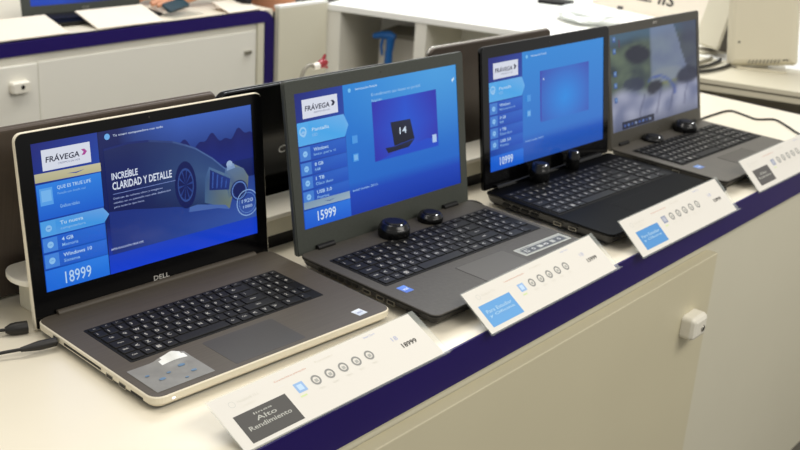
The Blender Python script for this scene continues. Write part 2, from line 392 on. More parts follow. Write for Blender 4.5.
def screen_page(A, price, kind):
    def bg(x, y):
        c = mix('#0a46c0', '#1c84dc', .25+y*.75)
        if y < .2: c = mix('#0834a8', '#0a46c0', y*5)
        return mix(c, '#5cb8f0', max(0, 1-math.hypot((x-.88)*1.5, (y-1.0)*1.6))*.55 if kind == 1 else .12)
    A.grid(frange(0, 1, 14), frange(0, 1, 12), bg)
    A.layer()
    if kind == 1:
        A.grid(frange(.436, .855, 6), frange(.365, .83, 6), lambda x, y: mix('#1656d8', '#2a1ca8', min(1, abs(x-.645)*3.2+abs(y-.6)*.9)))
        A.layer(); A.poly([(.47, .37), (.56, .40), (.78, .45), (.855, .43), (.855, .365), (.436, .365)], '#1449cc')
        A.layer(); A.poly([(.545, .645), (.673, .638), (.695, .475), (.562, .452)], ['#151c34', '#1a2240', '#0e1326', '#0b1020'])
        A.poly([(.505, .453), (.562, .449), (.695, .472), (.655, .418), (.52, .408)], ['#0d1430', '#10183a', '#18244c', '#0b1028', '#0b1028'])
        A.layer(); A.text('14', .60, .645, .535, .59, '#d4e4f6', .01); A.rect(.815, .843, .402, .466, '#b4d0f4')
        A.text('El rendimiento que deseas en portátil', .437, .749, .868, .899, '#9ac6f0', .006); A.text('Rápido', .437, .5, .825, .85, '#9ac6f0', .006)
        A.poly([(.972, .86), (.985, .885), (.985, .9), (.965, .88)], '#d4ecfc')
    else:
        A.grid(frange(.42, .86, 8), frange(.33, .80, 8), lambda x, y: mix('#2090ec', '#3a28a4', min(1, math.hypot((x-.64)*2.6, (y-.52)*1.9))))
        A.layer(); A.rect(.42, .428, .35, .8, '#3a2aa8'); A.disc(.45, .72, .005, '#d8e8fa')
    side_column(A, price, 0)
    A.layer(); A.text('Introducción Pantalla', .343, .475, .945, .962, '#cbe4fa', .008); A.disc(.308, .952, .009, '#7cc4f6', 12)
    rows(A, [.79, .612], 0, [('Pantalla', 'LED')], hi='#45aaf0')
    A.layer(); A.disc(.032, .72, .02, '#9cd0f8', 14, .013)
    rows(A, [.612, .497, .39, .285, .185], 9, [('Windows', 'listo para ti'), ('8 GB', 'RAM'), ('1 TB', 'Disco duro'), ('USB 3.0', 'Puertos')], base='#1250c2')
    for yy in (.579, .44): A.rect(.303, .335, yy-.03, yy+.03, '#4a9ae8'); 
    A.layer(); A.rect(.308, .33, .42, .46, '#7cb8f0'); A.text('Intel inside 2015', .288, .44, .182, .2, '#9cc4f0', .006)
    if kind == 1:
        A.layer(); A.poly([(.004, .15), (.268, .142), (.268, .198), (.004, .202)], ['#8aa4b8', '#9fb4c4', '#8ea8c0', '#7c98b4']); A.layer(); A.poly([(.115, .178), (.15, .166), (.185, .178), (.15, .172)], '#1c3c8c')
    A.layer(); A.rect(.002, .268, .004, .138, ['#145ad4', '#1860d8', '#2478e4', '#1a68dc']); A.layer()
    A.text(price, .075, .18, .04, .115, '#d8eafc', .012)
def screen_wall(A):
    """photo wallpaper: blurred green valley with pale path, a painted-in screen reflection, dark shapes, desktop icons and a row of task buttons"""
    from mathutils import noise
    def N(x, y, f, o=0): return noise.noise(Vector((x*f, y*f, o)))
    def ell(x, y, cx, cy, rx, ry, soft=.35):
        return max(0, min(1, (1+soft-math.hypot((x-cx)/rx, (y-cy)/ry))/soft))
    def bg(x, y):
        xw, yw = x+.04*N(x, y, 5, 3), y+.05*N(x, y, 4, 7)
        c = mix('#24343c', '#5c6c58', .5+.9*N(x, y*1.4, 5)+.3*N(x, y, 14, 2))
        c = mix(c, '#3f5e74', max(0, min(1, (yw-.84)*9)))
        c = mix(c, '#3a4058', max(0, min(1, (xw-.62)*4))*.8)
        c = mix(c, '#8a8c58', ell(xw, yw, .62, .46, .16, .09)*.5)
        low = max(0, min(1, (.40-yw+.04*math.sin(xw*9))*9)); c = mix(c, mix('#6c7494', '#a2a6bc', .5+1.0*N(x, y, 7, 9)), low)
        c = mix(c, '#46506e', max(0, min(1, (.14-yw)*7))*.7)
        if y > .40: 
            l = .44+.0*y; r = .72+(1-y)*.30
            if l < x < r: c = mix(c, '#8492b4', .55 if x > l+.02 else .35)  # pale trapezoid: bright reflection on the glass, painted into the picture
        c = mix(c, '#10182c', ell(xw, yw, .29, .755, .125, .055)); c = mix(c, '#141c38', ell(xw, yw, .88, .40, .12, .075)*.95)
        c = mix(c, '#1c2744', ell(xw, yw, .25, .45, .09, .07)*.85); c = mix(c, '#10162c', ell(xw, yw, .48, .36, .075, .06)*.95)
        arc = abs(math.hypot((xw-.48)/.22, (yw-.27)/.20)-1)
        if yw > .25 and xw > .40: c = mix(c, '#2c4c9c', max(0, 1-arc*7)*.85)
        for cx in (.33, .53, .67, .86):
            d = abs(xw-cx-(yw-.22)*.22)
            if .08 < yw < .33: c = mix(c, '#4a5070', max(0, 1-d*60)*.7)
        return c
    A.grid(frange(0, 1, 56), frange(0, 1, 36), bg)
    A.layer()
    for i, yy in enumerate((.95, .83, .6, .48, .33)):
        A.rect(.03, .062, yy-.03, yy+.025, ['#2c4c88', '#385c9c', '#5480b8', '#3c649c']); A.layer(); A.rect(.04, .053, yy-.012, yy+.01, '#7c9cc8')
    A.rect(.095, .104, .86, .94, '#5c2c4c')
    A.rect(.1, .46, .005, .085, '#0c1838'); A.layer()
    for i in range(8): A.rect(.12+.04*i, .143+.04*i, .03, .055, ['#2c4c94', '#4c6cac', '#20407c', '#7888ac'][i % 4])

# ------------------------------------------------------------------ laptop builder
def lid_slab(m, W, LH, th, r, outm, z0=0):
    # slab in the lid's own frame: x across, z up, back towards +y; built as rings stacked along y
    def ring(ins, y):
        pts = []
        for cx, cz, a0, rr in ((W-r, LH-r, 0, r), (r, LH-r, 90, r), (.004, z0+.004, 180, .004), (W-.004, z0+.004, 270, .004)):
            q = max(rr-ins, .0005)
            for k in range(7):
                a = R(a0+15*k); pts.append((cx+q*math.cos(a)*1.0, y, cz+q*math.sin(a)))
        return pts
    L = [(.0006, 0), (0, .0008), (0, th-.003), (.0015, th-.0006), (.004, th)]
    rsx = [ring(*l) for l in L]; n = len(rsx[0])
    for i in range(len(rsx)-1): m.add(rsx[i]+rsx[i+1], [(j, n+j, n+(j+1) % n, (j+1) % n) for j in range(n)], outm, smooth=False)
    m.add(rsx[0], [tuple(range(n))], outm); m.add(rsx[-1], [tuple(reversed(range(n)))], outm)
def frame_mesh(m, W, LH, r, x0, x1, z0, z1, y, bm, d=.0012, zb=0):
    # bezel frame around the display opening (outer rounded, inner rectangle)
    out = []
    for cx, cz, a0, rr in ((W-r, LH-r, 0, r), (r, LH-r, 90, r), (.004, zb+.004, 180, .003), (W-.004, zb+.004, 270, .003)):
        for k in range(7): a = R(a0+15*k); out.append((cx+(rr-.0012)*math.cos(a), cz+(rr-.0012)*math.sin(a)))
    inn = [(x1, z1)]*7+[(x0, z1)]*7+[(x0, z0)]*7+[(x1, z0)]*7
    n = len(out)
    vs = [(a, y-d, b) for a, b in out]+[(a, y-d, b) for a, b in inn]+[(a, y, b) for a, b in out]+[(a, y+.0002, b) for a, b in inn]
    fs = []
    for j in range(n):
        k = (j+1) % n
        if inn[j] == inn[k]: fs.append((j, n+j, k))
        else: fs.append((j, n+j, n+k, k))
        fs.append((2*n+j, j, k, 2*n+k))
        if inn[j] != inn[k]: fs.append((n+j, 3*n+j, 3*n+k, n+k))
    m.add(vs, [f[::-1] for f in fs], bm)

def laptop(label, loc, yaw, W, D, T, tilt, LH, hb, dw, hy, hz, kb, base, lidm, bezm, r, art, scrm, pad=None, name='laptop', cat='laptop', group=None):
    L = empty(name, loc, yaw, label=label, cat=cat, group=group)
    m = MB(); base(m, W, D, T); m.build('base', L)
    if kb: keyboard(L, *kb, T)
    if pad:
        x0, x1, y0, y1, pm = pad; m = MB()
        m.rings(x0-.0008, x1+.0008, y0-.0008, y1+.0008, .003, [(0, T-.0005), (0, T+.00015)], [M['keybed']], M['keybed'], M['keybed'], 3)
        m.rings(x0, x1, y0, y1, .003, [(0, T), (0, T+.00035)], [M[pm]], M[pm], M[pm], 3); m.build('touchpad', L)
    m = MB(); lid_slab(m, W, LH, .008, r, M[lidm]); ld = m.build('lid', L, (0, D-hy, T-hz), (-tilt, 0, 0))
    dh = dw*9/16; x0, x1, z0, z1 = (W-dw)/2, (W+dw)/2, hb, hb+dh
    m = MB(); frame_mesh(m, W, LH, r, x0, x1, z0, z1, 0, M[bezm]); m.build('bezel', ld)
    A = Art(dw, dh, lambda a, b, k: (x0+a, -.0003-k, z0+b), scrm)
    art(A); A.mb.build('screen', ld, col=True)
    m = MB(); m.lathe([(.0014, 0), (.0014, .0002)], M['pad1'], 12); m.build('webcam', ld, (W/2, -.0014, (LH+z1)/2), (R(90), 0, 0))
    return L, ld
def logo(ld, t, cx, cz, h, m, name='logo', y=-.0014, wd=None, flip=1):
    vs, fs, asp = text_geo(t, .015); ww = wd or h*asp; mb = MB()
    mb.add([(cx+flip*(a-.5)*ww, y, cz+(b-.5)*h) for a, b in vs], fs if flip > 0 else [f[::-1] for f in fs], m)
    return mb.build(name, ld)
def sticker(L, cx, cy, w_, h_, T, cols, txt=None, rz=0, name='sticker', label=None):
    A = Art(w_, h_, lambda a, b, k: (a-w_/2, b-h_/2, .0002+k), PRINT, .00008)
    A.grid([0, .5, 1], [0, .5, 1], lambda x, y: mix(cols[0], cols[1], y*.7+x*.3))
    if txt: A.layer(); A.text(txt, .2, .8, .35, .65, cols[2], .01)
    A.mb.box(-w_/2, w_/2, -h_/2, h_/2, 0, .00018, M['steel'])
    o = A.mb.build(name, L, (cx, cy, T+.0001), (0, 0, rz), col=True)
    if label: o['label'] = label
    return o
def port(L, y0, y1, z0, z1, kind='usb', x=0.0):
    m = MB(); fr = M['steel'] if kind in ('usb', 'hdmi') else M['black']
    m.box(x-.0004, x+.001, y0, y1, z0, z1, fr); m.box(x-.0006, x, y0+.0012, y1-.0012, z0+.001, z1-.001, M['black'])
    return m.build({'usb': 'usb_port', 'hdmi': 'video_port', 'slot': 'card_slot', 'jack': 'power_jack', 'vent': 'side_vent'}[kind], L)
def hinge(L, x0, x1, y, z, r, m_):
    m = MB(); m.tube([(x0, y, z), (x1, y, z)], r, m_, 12); return m.build('hinge', L)

# --- laptop 1: silver rim, taupe deck
def base1(m, W, D, T):
    s, d = M['silver'], M['deck1']
    m.rings(0, W, 0, D, .016, [(.012, .0022), (.004, .0045), (0, .009), (0, T-.0012), (.0014, T)], [M['black'], s, s, s], s, M['black'], 6)
    m.rings(0, W, 0, D, .016, [(.0016, T-.001), (.0016, T+.0002)], [d], d, d, 6)
    for x in (.03, W-.03):
        for y in (.03, D-.03): m.box(x-.008, x+.008, y-.004, y+.004, 0, .003, M['black'])
LAP1, LID1 = laptop('silver-rimmed laptop nearest the camera, showing a sports car on its screen', (.0082, .1322, 0), -.062, .3796, .2596, .0179, .1023, .2530, .0466, .3395, .0005, .016,
    (.032, .332, .092, .193), base1, 'silver', 'bez1', .011, screen_car, SCREEN_A, (.122, .232, .009, .078, 'pad1'))
logo(LID1, 'DELL', .3796/2, .024, .0066, M['legend'], wd=.025)
hinge(LAP1, .03, .35, .2575, .0175, .0055, M['deck1'])
port(LAP1, .206, .215, .006, .014, 'jack', -.0002); port(LAP1, .108, .190, .0105, .0135, 'vent'); port(LAP1, .083, .097, .0065, .0125, 'usb'); port(LAP1, .056, .070, .0065, .0125, 'usb'); port(LAP1, .022, .046, .0085, .0115, 'slot')
sticker(LAP1, .335, .020, .016, .016, .0179, ('#b8c0cc', '#e2e6ea', '#3c5c9c'), 'intel', .1, 'chip_sticker', 'pale silver square sticker')
m = MB(); m.box(-.0015, .0015, 0, .0006, -.0006, .0006, M['led']); m.build('status_light', LAP1, (.026, -.0004, .012))
# protective film over the left palm rest
nx, ny = 20, 14; vs = []; fo = M['filmfold']
def film_z(u, v):
    d = math.hypot((1-u)*.08, 0)*0; c = max(0, (v-.72)/.28)*max(0, 1-abs(u-.72)/.30)
    return .0004+.0095*c+.0004*math.sin(u*23+v*9)*c
for j in range(ny+1):
    for i in range(nx+1):
        u, v = i/nx, j/ny; vs.append((.080*u, .062*v-.004*max(0, (v-.8)/.2)*max(0, 1-abs(u-.72)/.3), film_z(u, v)))
fl = MB(); fs0 = []; fs1 = []
for j in range(ny):
    for i in range(nx):
        f = (j*(nx+1)+i, j*(nx+1)+i+1, (j+1)*(nx+1)+i+1, (j+1)*(nx+1)+i)
        (fs1 if (j+.5)/ny > .76 and abs((i+.5)/nx-.72) < .27*((1.35-(j+.5)/ny)/.6) and abs((i+.5)/nx-.72) < .24 else fs0).append(f)
fl.add(vs, fs0, M['film'], smooth=True); fl.add(vs, fs1, fo, smooth=True)
for x, y, r_ in ((.022, .022, .0045), (.062, .017, .004), (.058, .036, .005), (.036, .030, .003), (.012, .038, .003), (.046, .008, .0025)):
    fl.lathe([(r_, 0), (r_*.9, .0003)], mat('blue_film_print', '#4f6f8c', .4), 12, (x, y, .0008), .6)
film = fl.build('protective_film', LAP1, (.012, .011, .0184)); film['label'] = 'hazy plastic film with blue marks and one lifted white corner'

# --- laptop 2: graphite
def base_wedge(deck, side, under=.02):
    def f(m, W, D, T):
        m.rings(0, W, 0, D, .012, [(under, .004), (.006, T*.42), (.0015, T-.006), (0, T-.004), (0, T-.001), (.001, T)], [M['black'], side, side, side, deck], deck, M['black'], 6)
        for x in (.045, W-.045):
            for y in (.04, D-.04): m.box(x-.01, x+.01, y-.005, y+.005, 0, .005, M['black'])
    return f
LAP2, LID2 = laptop('graphite grey laptop second from the camera, its page priced 15999', (.3983, .0452, 0), -.0479, .3923, .2687, .0243, .1629, .2576, .0377, .3562, -.0027, .0052,
    (.022, .378, .112, .222), base_wedge(M['deck2'], M['side2']), 'bez2', 'bez2', .005, lambda A: screen_page(A, '15999', 1), SCREEN_M, (.145, .255, .022, .09, 'pad2'))
hinge(LAP2, .036, .070, .268, .0255, .005, M['side2']); hinge(LAP2, .322, .356, .268, .0255, .005, M['side2'])
for y in (.148, .162, .176, .190, .204, .218): port(LAP2, y, y+.010, .012, .018, 'vent', .0022)
port(LAP2, .122, .137, .011, .017, 'hdmi', .002); port(LAP2, .096, .110, .0105, .017, 'usb', .002); port(LAP2, .076, .090, .0105, .017, 'usb', .002); port(LAP2, .03, .055, .012, .0145, 'slot', .002)
sticker(LAP2, .033, .086, .016, .020, .0243, ('#2a58b8', '#5c8ae0', '#e8eefa'), 'intel', .0, 'chip_sticker', 'bright blue chip sticker')
A = Art(.118, .026, lambda a, b, k: (a-.059, b-.013, .0002+k), PRINT, .00008)
A.rect(0, 1, 0, 1, '#b4b4a6'); A.layer(); A.rect(.02, .98, .08, .92, '#8e8f84'); A.layer(); A.rect(.06, .94, .16, .72, '#23231f'); A.layer()
for i in range(6):
    x = .10+.14*i
    if i % 2: A.disc(x+.04, .44, .028, '#c4c4b8', 12, .015)
    else: A.rect(x, x+.075, .28, .60, '#a9aa9e'); 
A.layer(); A.rect(.12, .16, .36, .52, '#23231f'); A.text('FULL HD', .42, .54, .36, .52, '#e8e8e0', .01); A.text('acer', .1, .3, .78, .88, '#33332e', .01)
A.mb.box(-.059, .059, -.013, .013, 0, .00018, M['steel']); o = A.mb.build('feature_sticker', LAP2, (.325, .0645, .0244), col=True); o['label'] = 'long silver feature sticker with dark icons'
# --- laptop 3: glossy black
LAP3, LID3 = laptop('black laptop with a glossy black bezel, third from the camera', (.8391, .0262+.010, 0), -.0491, .3912, .2646, .0266, .1425, .2500, .0305, .3542, -.0009, .0005,
    (.012, .375, .112, .228), base_wedge(M['deck3'], M['gloss'], .014), 'gloss', 'gloss', .009, lambda A: screen_page(A, '10999', 2), SCREEN_A, (.130, .240, .018, .088, 'deck3'))
hinge(LAP3, .03, .36, .2625, .0265, .006, M['gloss'])
for y in (.15, .17, .19, .21): port(LAP3, y, y+.014, .011, .017, 'vent', .0022)
port(LAP3, .10, .115, .011, .017, 'usb', .002); port(LAP3, .07, .085, .011, .017, 'usb', .002)
# --- laptop 4: grey
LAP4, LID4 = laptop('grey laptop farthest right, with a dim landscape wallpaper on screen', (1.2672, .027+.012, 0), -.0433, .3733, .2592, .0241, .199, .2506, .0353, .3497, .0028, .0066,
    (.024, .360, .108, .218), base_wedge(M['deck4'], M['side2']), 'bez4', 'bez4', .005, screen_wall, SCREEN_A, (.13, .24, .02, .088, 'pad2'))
logo(LID4, 'acer', .3733/2, .242, .005, M['legend']); logo(LID4, 'hp', .3733/2, .018, .0075, M['chrome'])
hinge(LAP4, .03, .065, .2575, .025, .005, M['side2']); hinge(LAP4, .31, .345, .2575, .025, .005, M['side2'])
for y in (.15, .17, .19): port(LAP4, y, y+.014, .011, .017, 'vent', .0022)
port(LAP4, .10, .115, .011, .017, 'usb', .002)
sticker(LAP4, .040, .080, .020, .016, .0241, ('#2c4c98', '#6c9ad8', '#e8eefa'), 'intel', 0, 'chip_sticker', 'blue chip sticker')

# ------------------------------------------------------------------ security pods standing on the laptops
def place(lap, x, y, z):
    c, s = math.cos(lap.rotation_euler.z), math.sin(lap.rotation_euler.z)
    return (lap.location.x+c*x-s*y, lap.location.y+s*x+c*y, z)
def pod(lap, x, y, T, r, h, label, sx=1):
    P = empty('security_pod', place(lap, x, y, T+.0002), lap.rotation_euler.z, label=label, cat='alarm sensor', group='black alarm pods on the laptops')
    m = MB(); m.lathe([(r*.98, 0), (r, .002), (r, h*.55), (r*.94, h*.72), (r*.9, h*.74), (r*.86, h*.92), (r*.75, h)], M['podm'], 28); b = m.build('pod_body', P)
    m = MB(); m.lathe([(r*.62, 0), (r*.6, .0012), (r*.5, .0018)], M['black'], 24); m.build('pod_button', P, (0, 0, h))
    m = MB(); m.lathe([(.0011, 0), (.0009, .0005)], M['led'], 10); m.build('indicator_light', P, (-r*.55*.2, -r*.7, h+.0002))
    return P
pod(LAP2, .168, .236, .0243, .025, .022, 'taller round black alarm pod below the screen priced 15999')
pod(LAP2, .262, .244, .0243, .021, .014, 'lower flat black alarm pod right of the tall one on the graphite laptop')
pod(LAP3, .130, .242, .0266, .0185, .032, 'upright black alarm pod standing left on the glossy black laptop')
pod(LAP3, .243, .248, .0266, .0125, .033, 'slim black alarm pod standing right on the glossy black laptop')
pod(LAP4, .128, .236, .0241, .023, .010, 'wide flat black alarm pod left on the wallpaper laptop')
pod(LAP4, .255, .232, .0241, .025, .021, 'black alarm pod right on the wallpaper laptop')

# ------------------------------------------------------------------ price cards
def price_card(label, x, y, yaw, Wc, dv, zt, block, txt, colblock, price, leg=False, style=0):
    P = empty('price_card', (x, y, .0004), yaw, label=label, cat='price sign', group='price cards along the counter edge')
    ang = math.atan2(zt, dv); Lc = math.hypot(zt, dv)
    m = MB(); m.box(0, Wc, 0, Lc, 0, .0012, M['acrylic']); m.box(0, Wc, -.0016, .0, 0, .005, M['acrylic'])
    m.build('clear_holder', P, rot=(ang, 0, 0))
    if leg:
        m = MB(); m.box(.03, Wc-.03, dv-.0014, dv, 0, zt-.0015, M['acrylic']); m.build('back_leg', P)
    pw = Wc-.012; ph = Lc-.003
    A = Art(pw, ph, lambda a, b, k: (.001+a, .001+b, .0016+k), PRINT, .00008)
    A.rect(0, 1, 0, 1, '#d8d4cb'); A.layer()
    A.rect(*block, colblock)
    for r_ in ((.03, .045, .80),): A.disc(.075, .80, .013, '#c4c4bc', 14, .011)
    A.text('Notebook 15,6', .10, .19, .77, .83, '#cfccc0', .0); A.text('Marca Modelo', .10, .16, .69, .73, '#dad6ca', .0)
    A.text('Características principales', .27, .42, .83, .87, '#c98a72', 0); A.text('Procesador', .47, .56, .86, .90, '#cfcabc', 0); A.rect(.27, .30, .74, .745, '#dddddd')
    A.text('Intel Core', .73, .79, .90, .94, '#9aa4cc', 0)
    A.rect(.325, .368, .49, .68, '#8fb0d8' if style < 2 else '#8e94a8'); A.layer(); A.rect(.335, .358, .53, .64, '#b8d0ea' if style < 2 else '#b0b4c0')
    for i in range(5):
        cx = .422+.068*i; A.disc(cx, .585, .021, '#8a8a86', 18, .0135); A.rect(cx-.007, cx+.007, .545, .605, '#a8a8a2')
        A.text('dato', cx-.014, cx+.014, .40, .44, '#d6d3c8', 0)
    A.rect(.32, .35, .41, .44, '#c9d8a0')
    A.text('18', .835, .865, .62, .71, '#a8aecb', 0)
    A.layer(); A.text(price, .855, .935, .42, .52, '#38342f', .02)
    bx0, bx1, by0, by1 = block; n = len(txt); bh = by1-by0
    for i, t in enumerate(txt):
        ww = min(.8*(bx1-bx0), .022*len(t)) if i or n < 3 else .35*(bx1-bx0)
        cx = (bx0+bx1)/2; y0 = by0+bh*(.58-.22*(i-(1 if n == 3 else 0))) 
        A.text(t, cx-ww/2, cx+ww/2, y0, y0+bh*(.15 if (i or n < 3) else .07), '#b4b4ac' if style in (0, 3) else '#a9cbe4', .008)
    o = A.mb.build('paper_insert', P, rot=(ang, 0, 0), col=True)
    return P
price_card('price card nearest the camera, with a dark grey Alto Rendimiento block', .026, .0030, -.012, .346, .067, .033, (.045, .275, .07, .60), ['linea', 'Alto', 'Rendimiento'], '#4e4c49', '18999', True, 0)
price_card('price card with a light blue block leaning on the graphite laptop', .449, -.011, .004, .341, .058, .040, (.035, .255, .10, .62), ['Para Estudiar', 'y Oficina'], '#5f9bd2', '15999', False, 1)
price_card('price card with a blue block leaning on the glossy black laptop', .852, -.015, -.010, .352, .054, .047, (.065, .275, .10, .60), ['Para Estudiar', 'y Oficina'], '#4c8cc8', '10999', False, 2)
price_card('farthest price card, with a dark grey block, in front of the wallpaper laptop', 1.325, -.004, -.012, .357, .053, .050, (.065, .265, .12, .60), ['Alto', 'Rendimiento'], '#504d4b', '13999', False, 3)

# ------------------------------------------------------------------ back row of laptops, lids towards us
def back_laptop(label, x0, W, LH, lidm, rim, r, tilt=.2, letter=None):
    # faces away: rotated by 180 degrees about z, hinge at y=.505
    D, T = .25, .022
    L = empty('laptop', (x0+W-D*.045, .513-.045*W+D, 0), math.pi-.045, label=label, cat='laptop', group='back row of laptops')
    m = MB(); base_wedge(M['deck3'] if lidm == 'gloss' else M['deck4'], M['side2'])(m, W, D, T); m.build('base', L)
    m = MB(); m.rings(.03, W-.03, .11, .22, .003, [(0, T-.001), (0, T+.0005)], [M['keybed']], M['keybed'], M['keybed'], 2); m.build('keyboard', L)
    m = MB(); m.rings(W/2-.05, W/2+.05, .02, .09, .003, [(0, T-.001), (0, T+.0004)], [M['pad2']], M['pad2'], M['pad2'], 2); m.build('touchpad', L)
    m = MB(); lid_slab(m, W, LH, .0045, r, M[rim]); 
    ld = m.build('lid', L, (0, D-.001, .004), (-tilt, 0, 0))
    m = MB(); lid_slab(m, W-.001, LH-.001, .0048, r, M[lidm]); m.build('lid_cover', ld, (.0005, .0044, .0005))
    m = MB(); frame_mesh(m, W, LH, r, .02, W-.02, .035, LH-.02, 0, M['bez1']); m.build('bezel', ld)
    A = Art(W-.04, LH-.055, lambda a, b, k: (.02+a, -.0003-k, .035+b), SCREEN_M); A.grid([0, .5, 1], [0, .5, 1], lambda x, y: mix('#0f3ab0', '#2f86e0', y)); A.mb.build('screen', ld, col=True)
    if letter: logo(ld, letter, W-.187, .124, .0165, mat('pale_lettering', '#f2f2ee', .4), y=.0096, flip=-1, wd=.098)
    return L
back_laptop('brown-grey laptop lid seen from behind, leftmost of the back row', .003, .385, .252, 'lidback', 'lidback', .010)
back_laptop('glossy black laptop lid seen from behind, second in the back row', .406, .372, .242, 'gloss', 'gloss', .018, letter='COMPAQ')
back_laptop('brown-grey laptop lid with chrome rim, seen behind the glossy black laptop', .896, .368, .250, 'lidback', 'chrome', .014)

# ------------------------------------------------------------------ cables
def cable(name, label, pts, r=.0022, m_='rubber', extra=None, cat='cable', group=None):
    # smooth the path
    P = [Vector(p) for p in pts]; out = []
    for i in range(len(P)-1):
        p0, p1, p2, p3 = P[max(i-1, 0)], P[i], P[i+1], P[min(i+2, len(P)-1)]
        for k in range(6):
            t = k/6; out.append(.5*((2*p1)+(-p0+p2)*t+(2*p0-5*p1+4*p2-p3)*t*t+(-p0+3*p1-3*p2+p3)*t**3))
    out.append(P[-1]); E_ = empty(name, tuple(out[0]), label=label, cat=cat, group=group)
    o0 = out[0]; m = MB(); m.tube([p-o0 for p in out], r, M[m_], 8); m.build('wire', E_)
    if extra: extra(E_, o0)
    return E_
def plug(a, b, rs_):
    def f(E_, o0):
        a_, b_ = Vector(a)-o0, Vector(b)-o0; m = MB(); n = len(rs_)
        m.tube([a_.lerp(b_, i/(n-1)) for i in range(n)], rs_, M['rubber'], 10); m.build('plug', E_)
    return f
cable('power_cable', 'black cable with a slim plug in the side jack of the nearest laptop', [(-.30, .50, .003), (-.18, .44, .003), (-.09, .38, .004), (-.043, .356, .009), (-.020, .345, .0105)], .0022, extra=plug((-.024, .346, .0104), (.018, .336, .0105), [.003, .0045, .006, .006, .0055]))
cable('video_cable', 'black cable with a chunky plug behind the nearest laptop', [(-.30, .56, .003), (-.16, .49, .003), (-.07, .44, .005), (-.020, .414, .0085), (-.006, .406, .0085)], .0022, extra=plug((-.008, .407, .0085), (.017, .397, .0085), [.004, .0075, .0082, .0082, .0082]))
cable('security_cable', 'thin black cable running over the counter right of the last laptop', [(1.62, .326, .0025), (1.733, .3177, .0025), (1.8081, .3161, .0025), (1.8716, .3071, .0025), (1.862, .2636, .0025), (1.8508, .2293, .0025), (1.885, .1998, .0025), (1.852, .156, .0025), (1.807, .1067, .0025), (1.79, .05, .0025)], .0026)
for pts, lab in (([(.79, .35, .003), (.80, .325, .014), (.815, .30, .018), (.822, .285, .016), (.826, .262, .003)], 'thin black cable looping between the graphite and glossy black laptops'), ):
    cable('security_cable', lab, pts, .0016)
cable('display_cable', 'grey cable with a red tipped connector rising behind the graphite laptop', [(.985, .90, .0), (.99, .90, .05), (.996, .90, .085), (1.005, .90, .105), (1.02, .90, .112), (1.036, .90, .108)], .0045, 'greyp')
# its connector is a part of the cable
_c = [o for o in COL.objects if o.name.startswith('display_cable')][0]
m = MB(); m.tube([(.046, 0, .107), (.062, 0, .108)], [.007, .008], M['whitep'], 10); m.build('connector', _c)
m = MB(); m.tube([(.062, 0, .108), (.078, 0, .112), (.088, 0, .112)], [.008, .011, .005], M['red'], 8); m.tube([(.072, 0, .11), (.082, 0, .130)], [.006, .003], M['red'], 8); m.tube([(.072, 0, .11), (.090, 0, .100)], [.006, .003], M['red'], 8); m.build('red_cap', _c)

# ------------------------------------------------------------------ far counter (upper left)
fc = empty('display_counter', (0, 1.87, -.92), label='far cream counter with a blue edge band and sliding doors, upper left', cat='counter')
FL, FR, FD = -.6, 1.84, .9
part('worktop', lambda m: m.box(FL, FR-.004, .003, FD, H0-.04, H0, M['worktop']), fc)
def _fb(m):
    # band that turns a rounded corner and runs down the right side
    rr = .05; w_ = .038; out = [(FL, 0)]; inn = [(FL, 0)]
    o_ = [(FL, H0)]+[(FR-rr+rr*math.sin(R(a)), H0-rr+rr*math.cos(R(a))) for a in range(0, 91, 15)]+[(FR, .02)]
    i_ = [(FL, H0-w_)]+[(FR-w_, H0-w_)]*7+[(FR-w_, .02)]
    n = len(o_); vs = [(a, y, b) for y in (0, .02) for a, b in o_+i_]; fs = []
    for j in range(n-1):
        fs += [(j, j+1, n+j+1, n+j) if i_[j] != i_[j+1] else (j, j+1, n+j), (2*n+j, 3*n+j, 3*n+j+1, 2*n+j+1) if i_[j] != i_[j+1] else (2*n+j, 3*n+j, 2*n+j+1), (j, 2*n+j, 2*n+j+1, j+1)]
        if i_[j] != i_[j+1]: fs.append((n+j, n+j+1, 3*n+j+1, 3*n+j))
    m.add(vs, fs, M['blue'])
part('edge_band', _fb, fc, label='blue edge band turning down the right end')
part('front_panel', lambda m: m.box(FL, FR-.038, .012, .03, .08, H0-.038, M['farw']), fc)
part('sliding_door', lambda m: m.box(.30, .966, -.004, .011, .12, H0-.062, M['farw']), fc, bevel=.002)
part('sliding_door', lambda m: m.box(.972, 1.765, .004, .0118, .12, H0-.062, M['farw']), fc, bevel=.002)
part('panel_trim', lambda m: m.box(1.772, 1.80, .002, .0118, .08, H0-.04, M['cream2']), fc, bevel=.003)
part('side_panel', lambda m: m.box(FR-.02, FR-.004, .03, FD-.01, .0, H0-.042, M['cream2']), fc)
fl_ = part('lock', lambda m: m.rings(-.028, .028, -.016, .016, .008, [(0, 0), (0, .014), (.003, .02)], [M['whitep']]*2, M['whitep'], M['whitep']), fc, loc=(.905, -.0045, H0-.118), rot=(R(90), 0, 0), label='white plastic lock')
part('keyhole', lambda m: m.lathe([(.006, 0), (.005, .0015)], M['black'], 14), fl_, loc=(.002, .002, .0202))
part('latch', lambda m: m.rings(-.014, .014, -.006, .006, .004, [(0, 0), (.001, .008)], [M['steel']], M['steel'], M['steel']), fc, loc=(1.728, .0035, H0-.128), rot=(R(90), 0, 0))

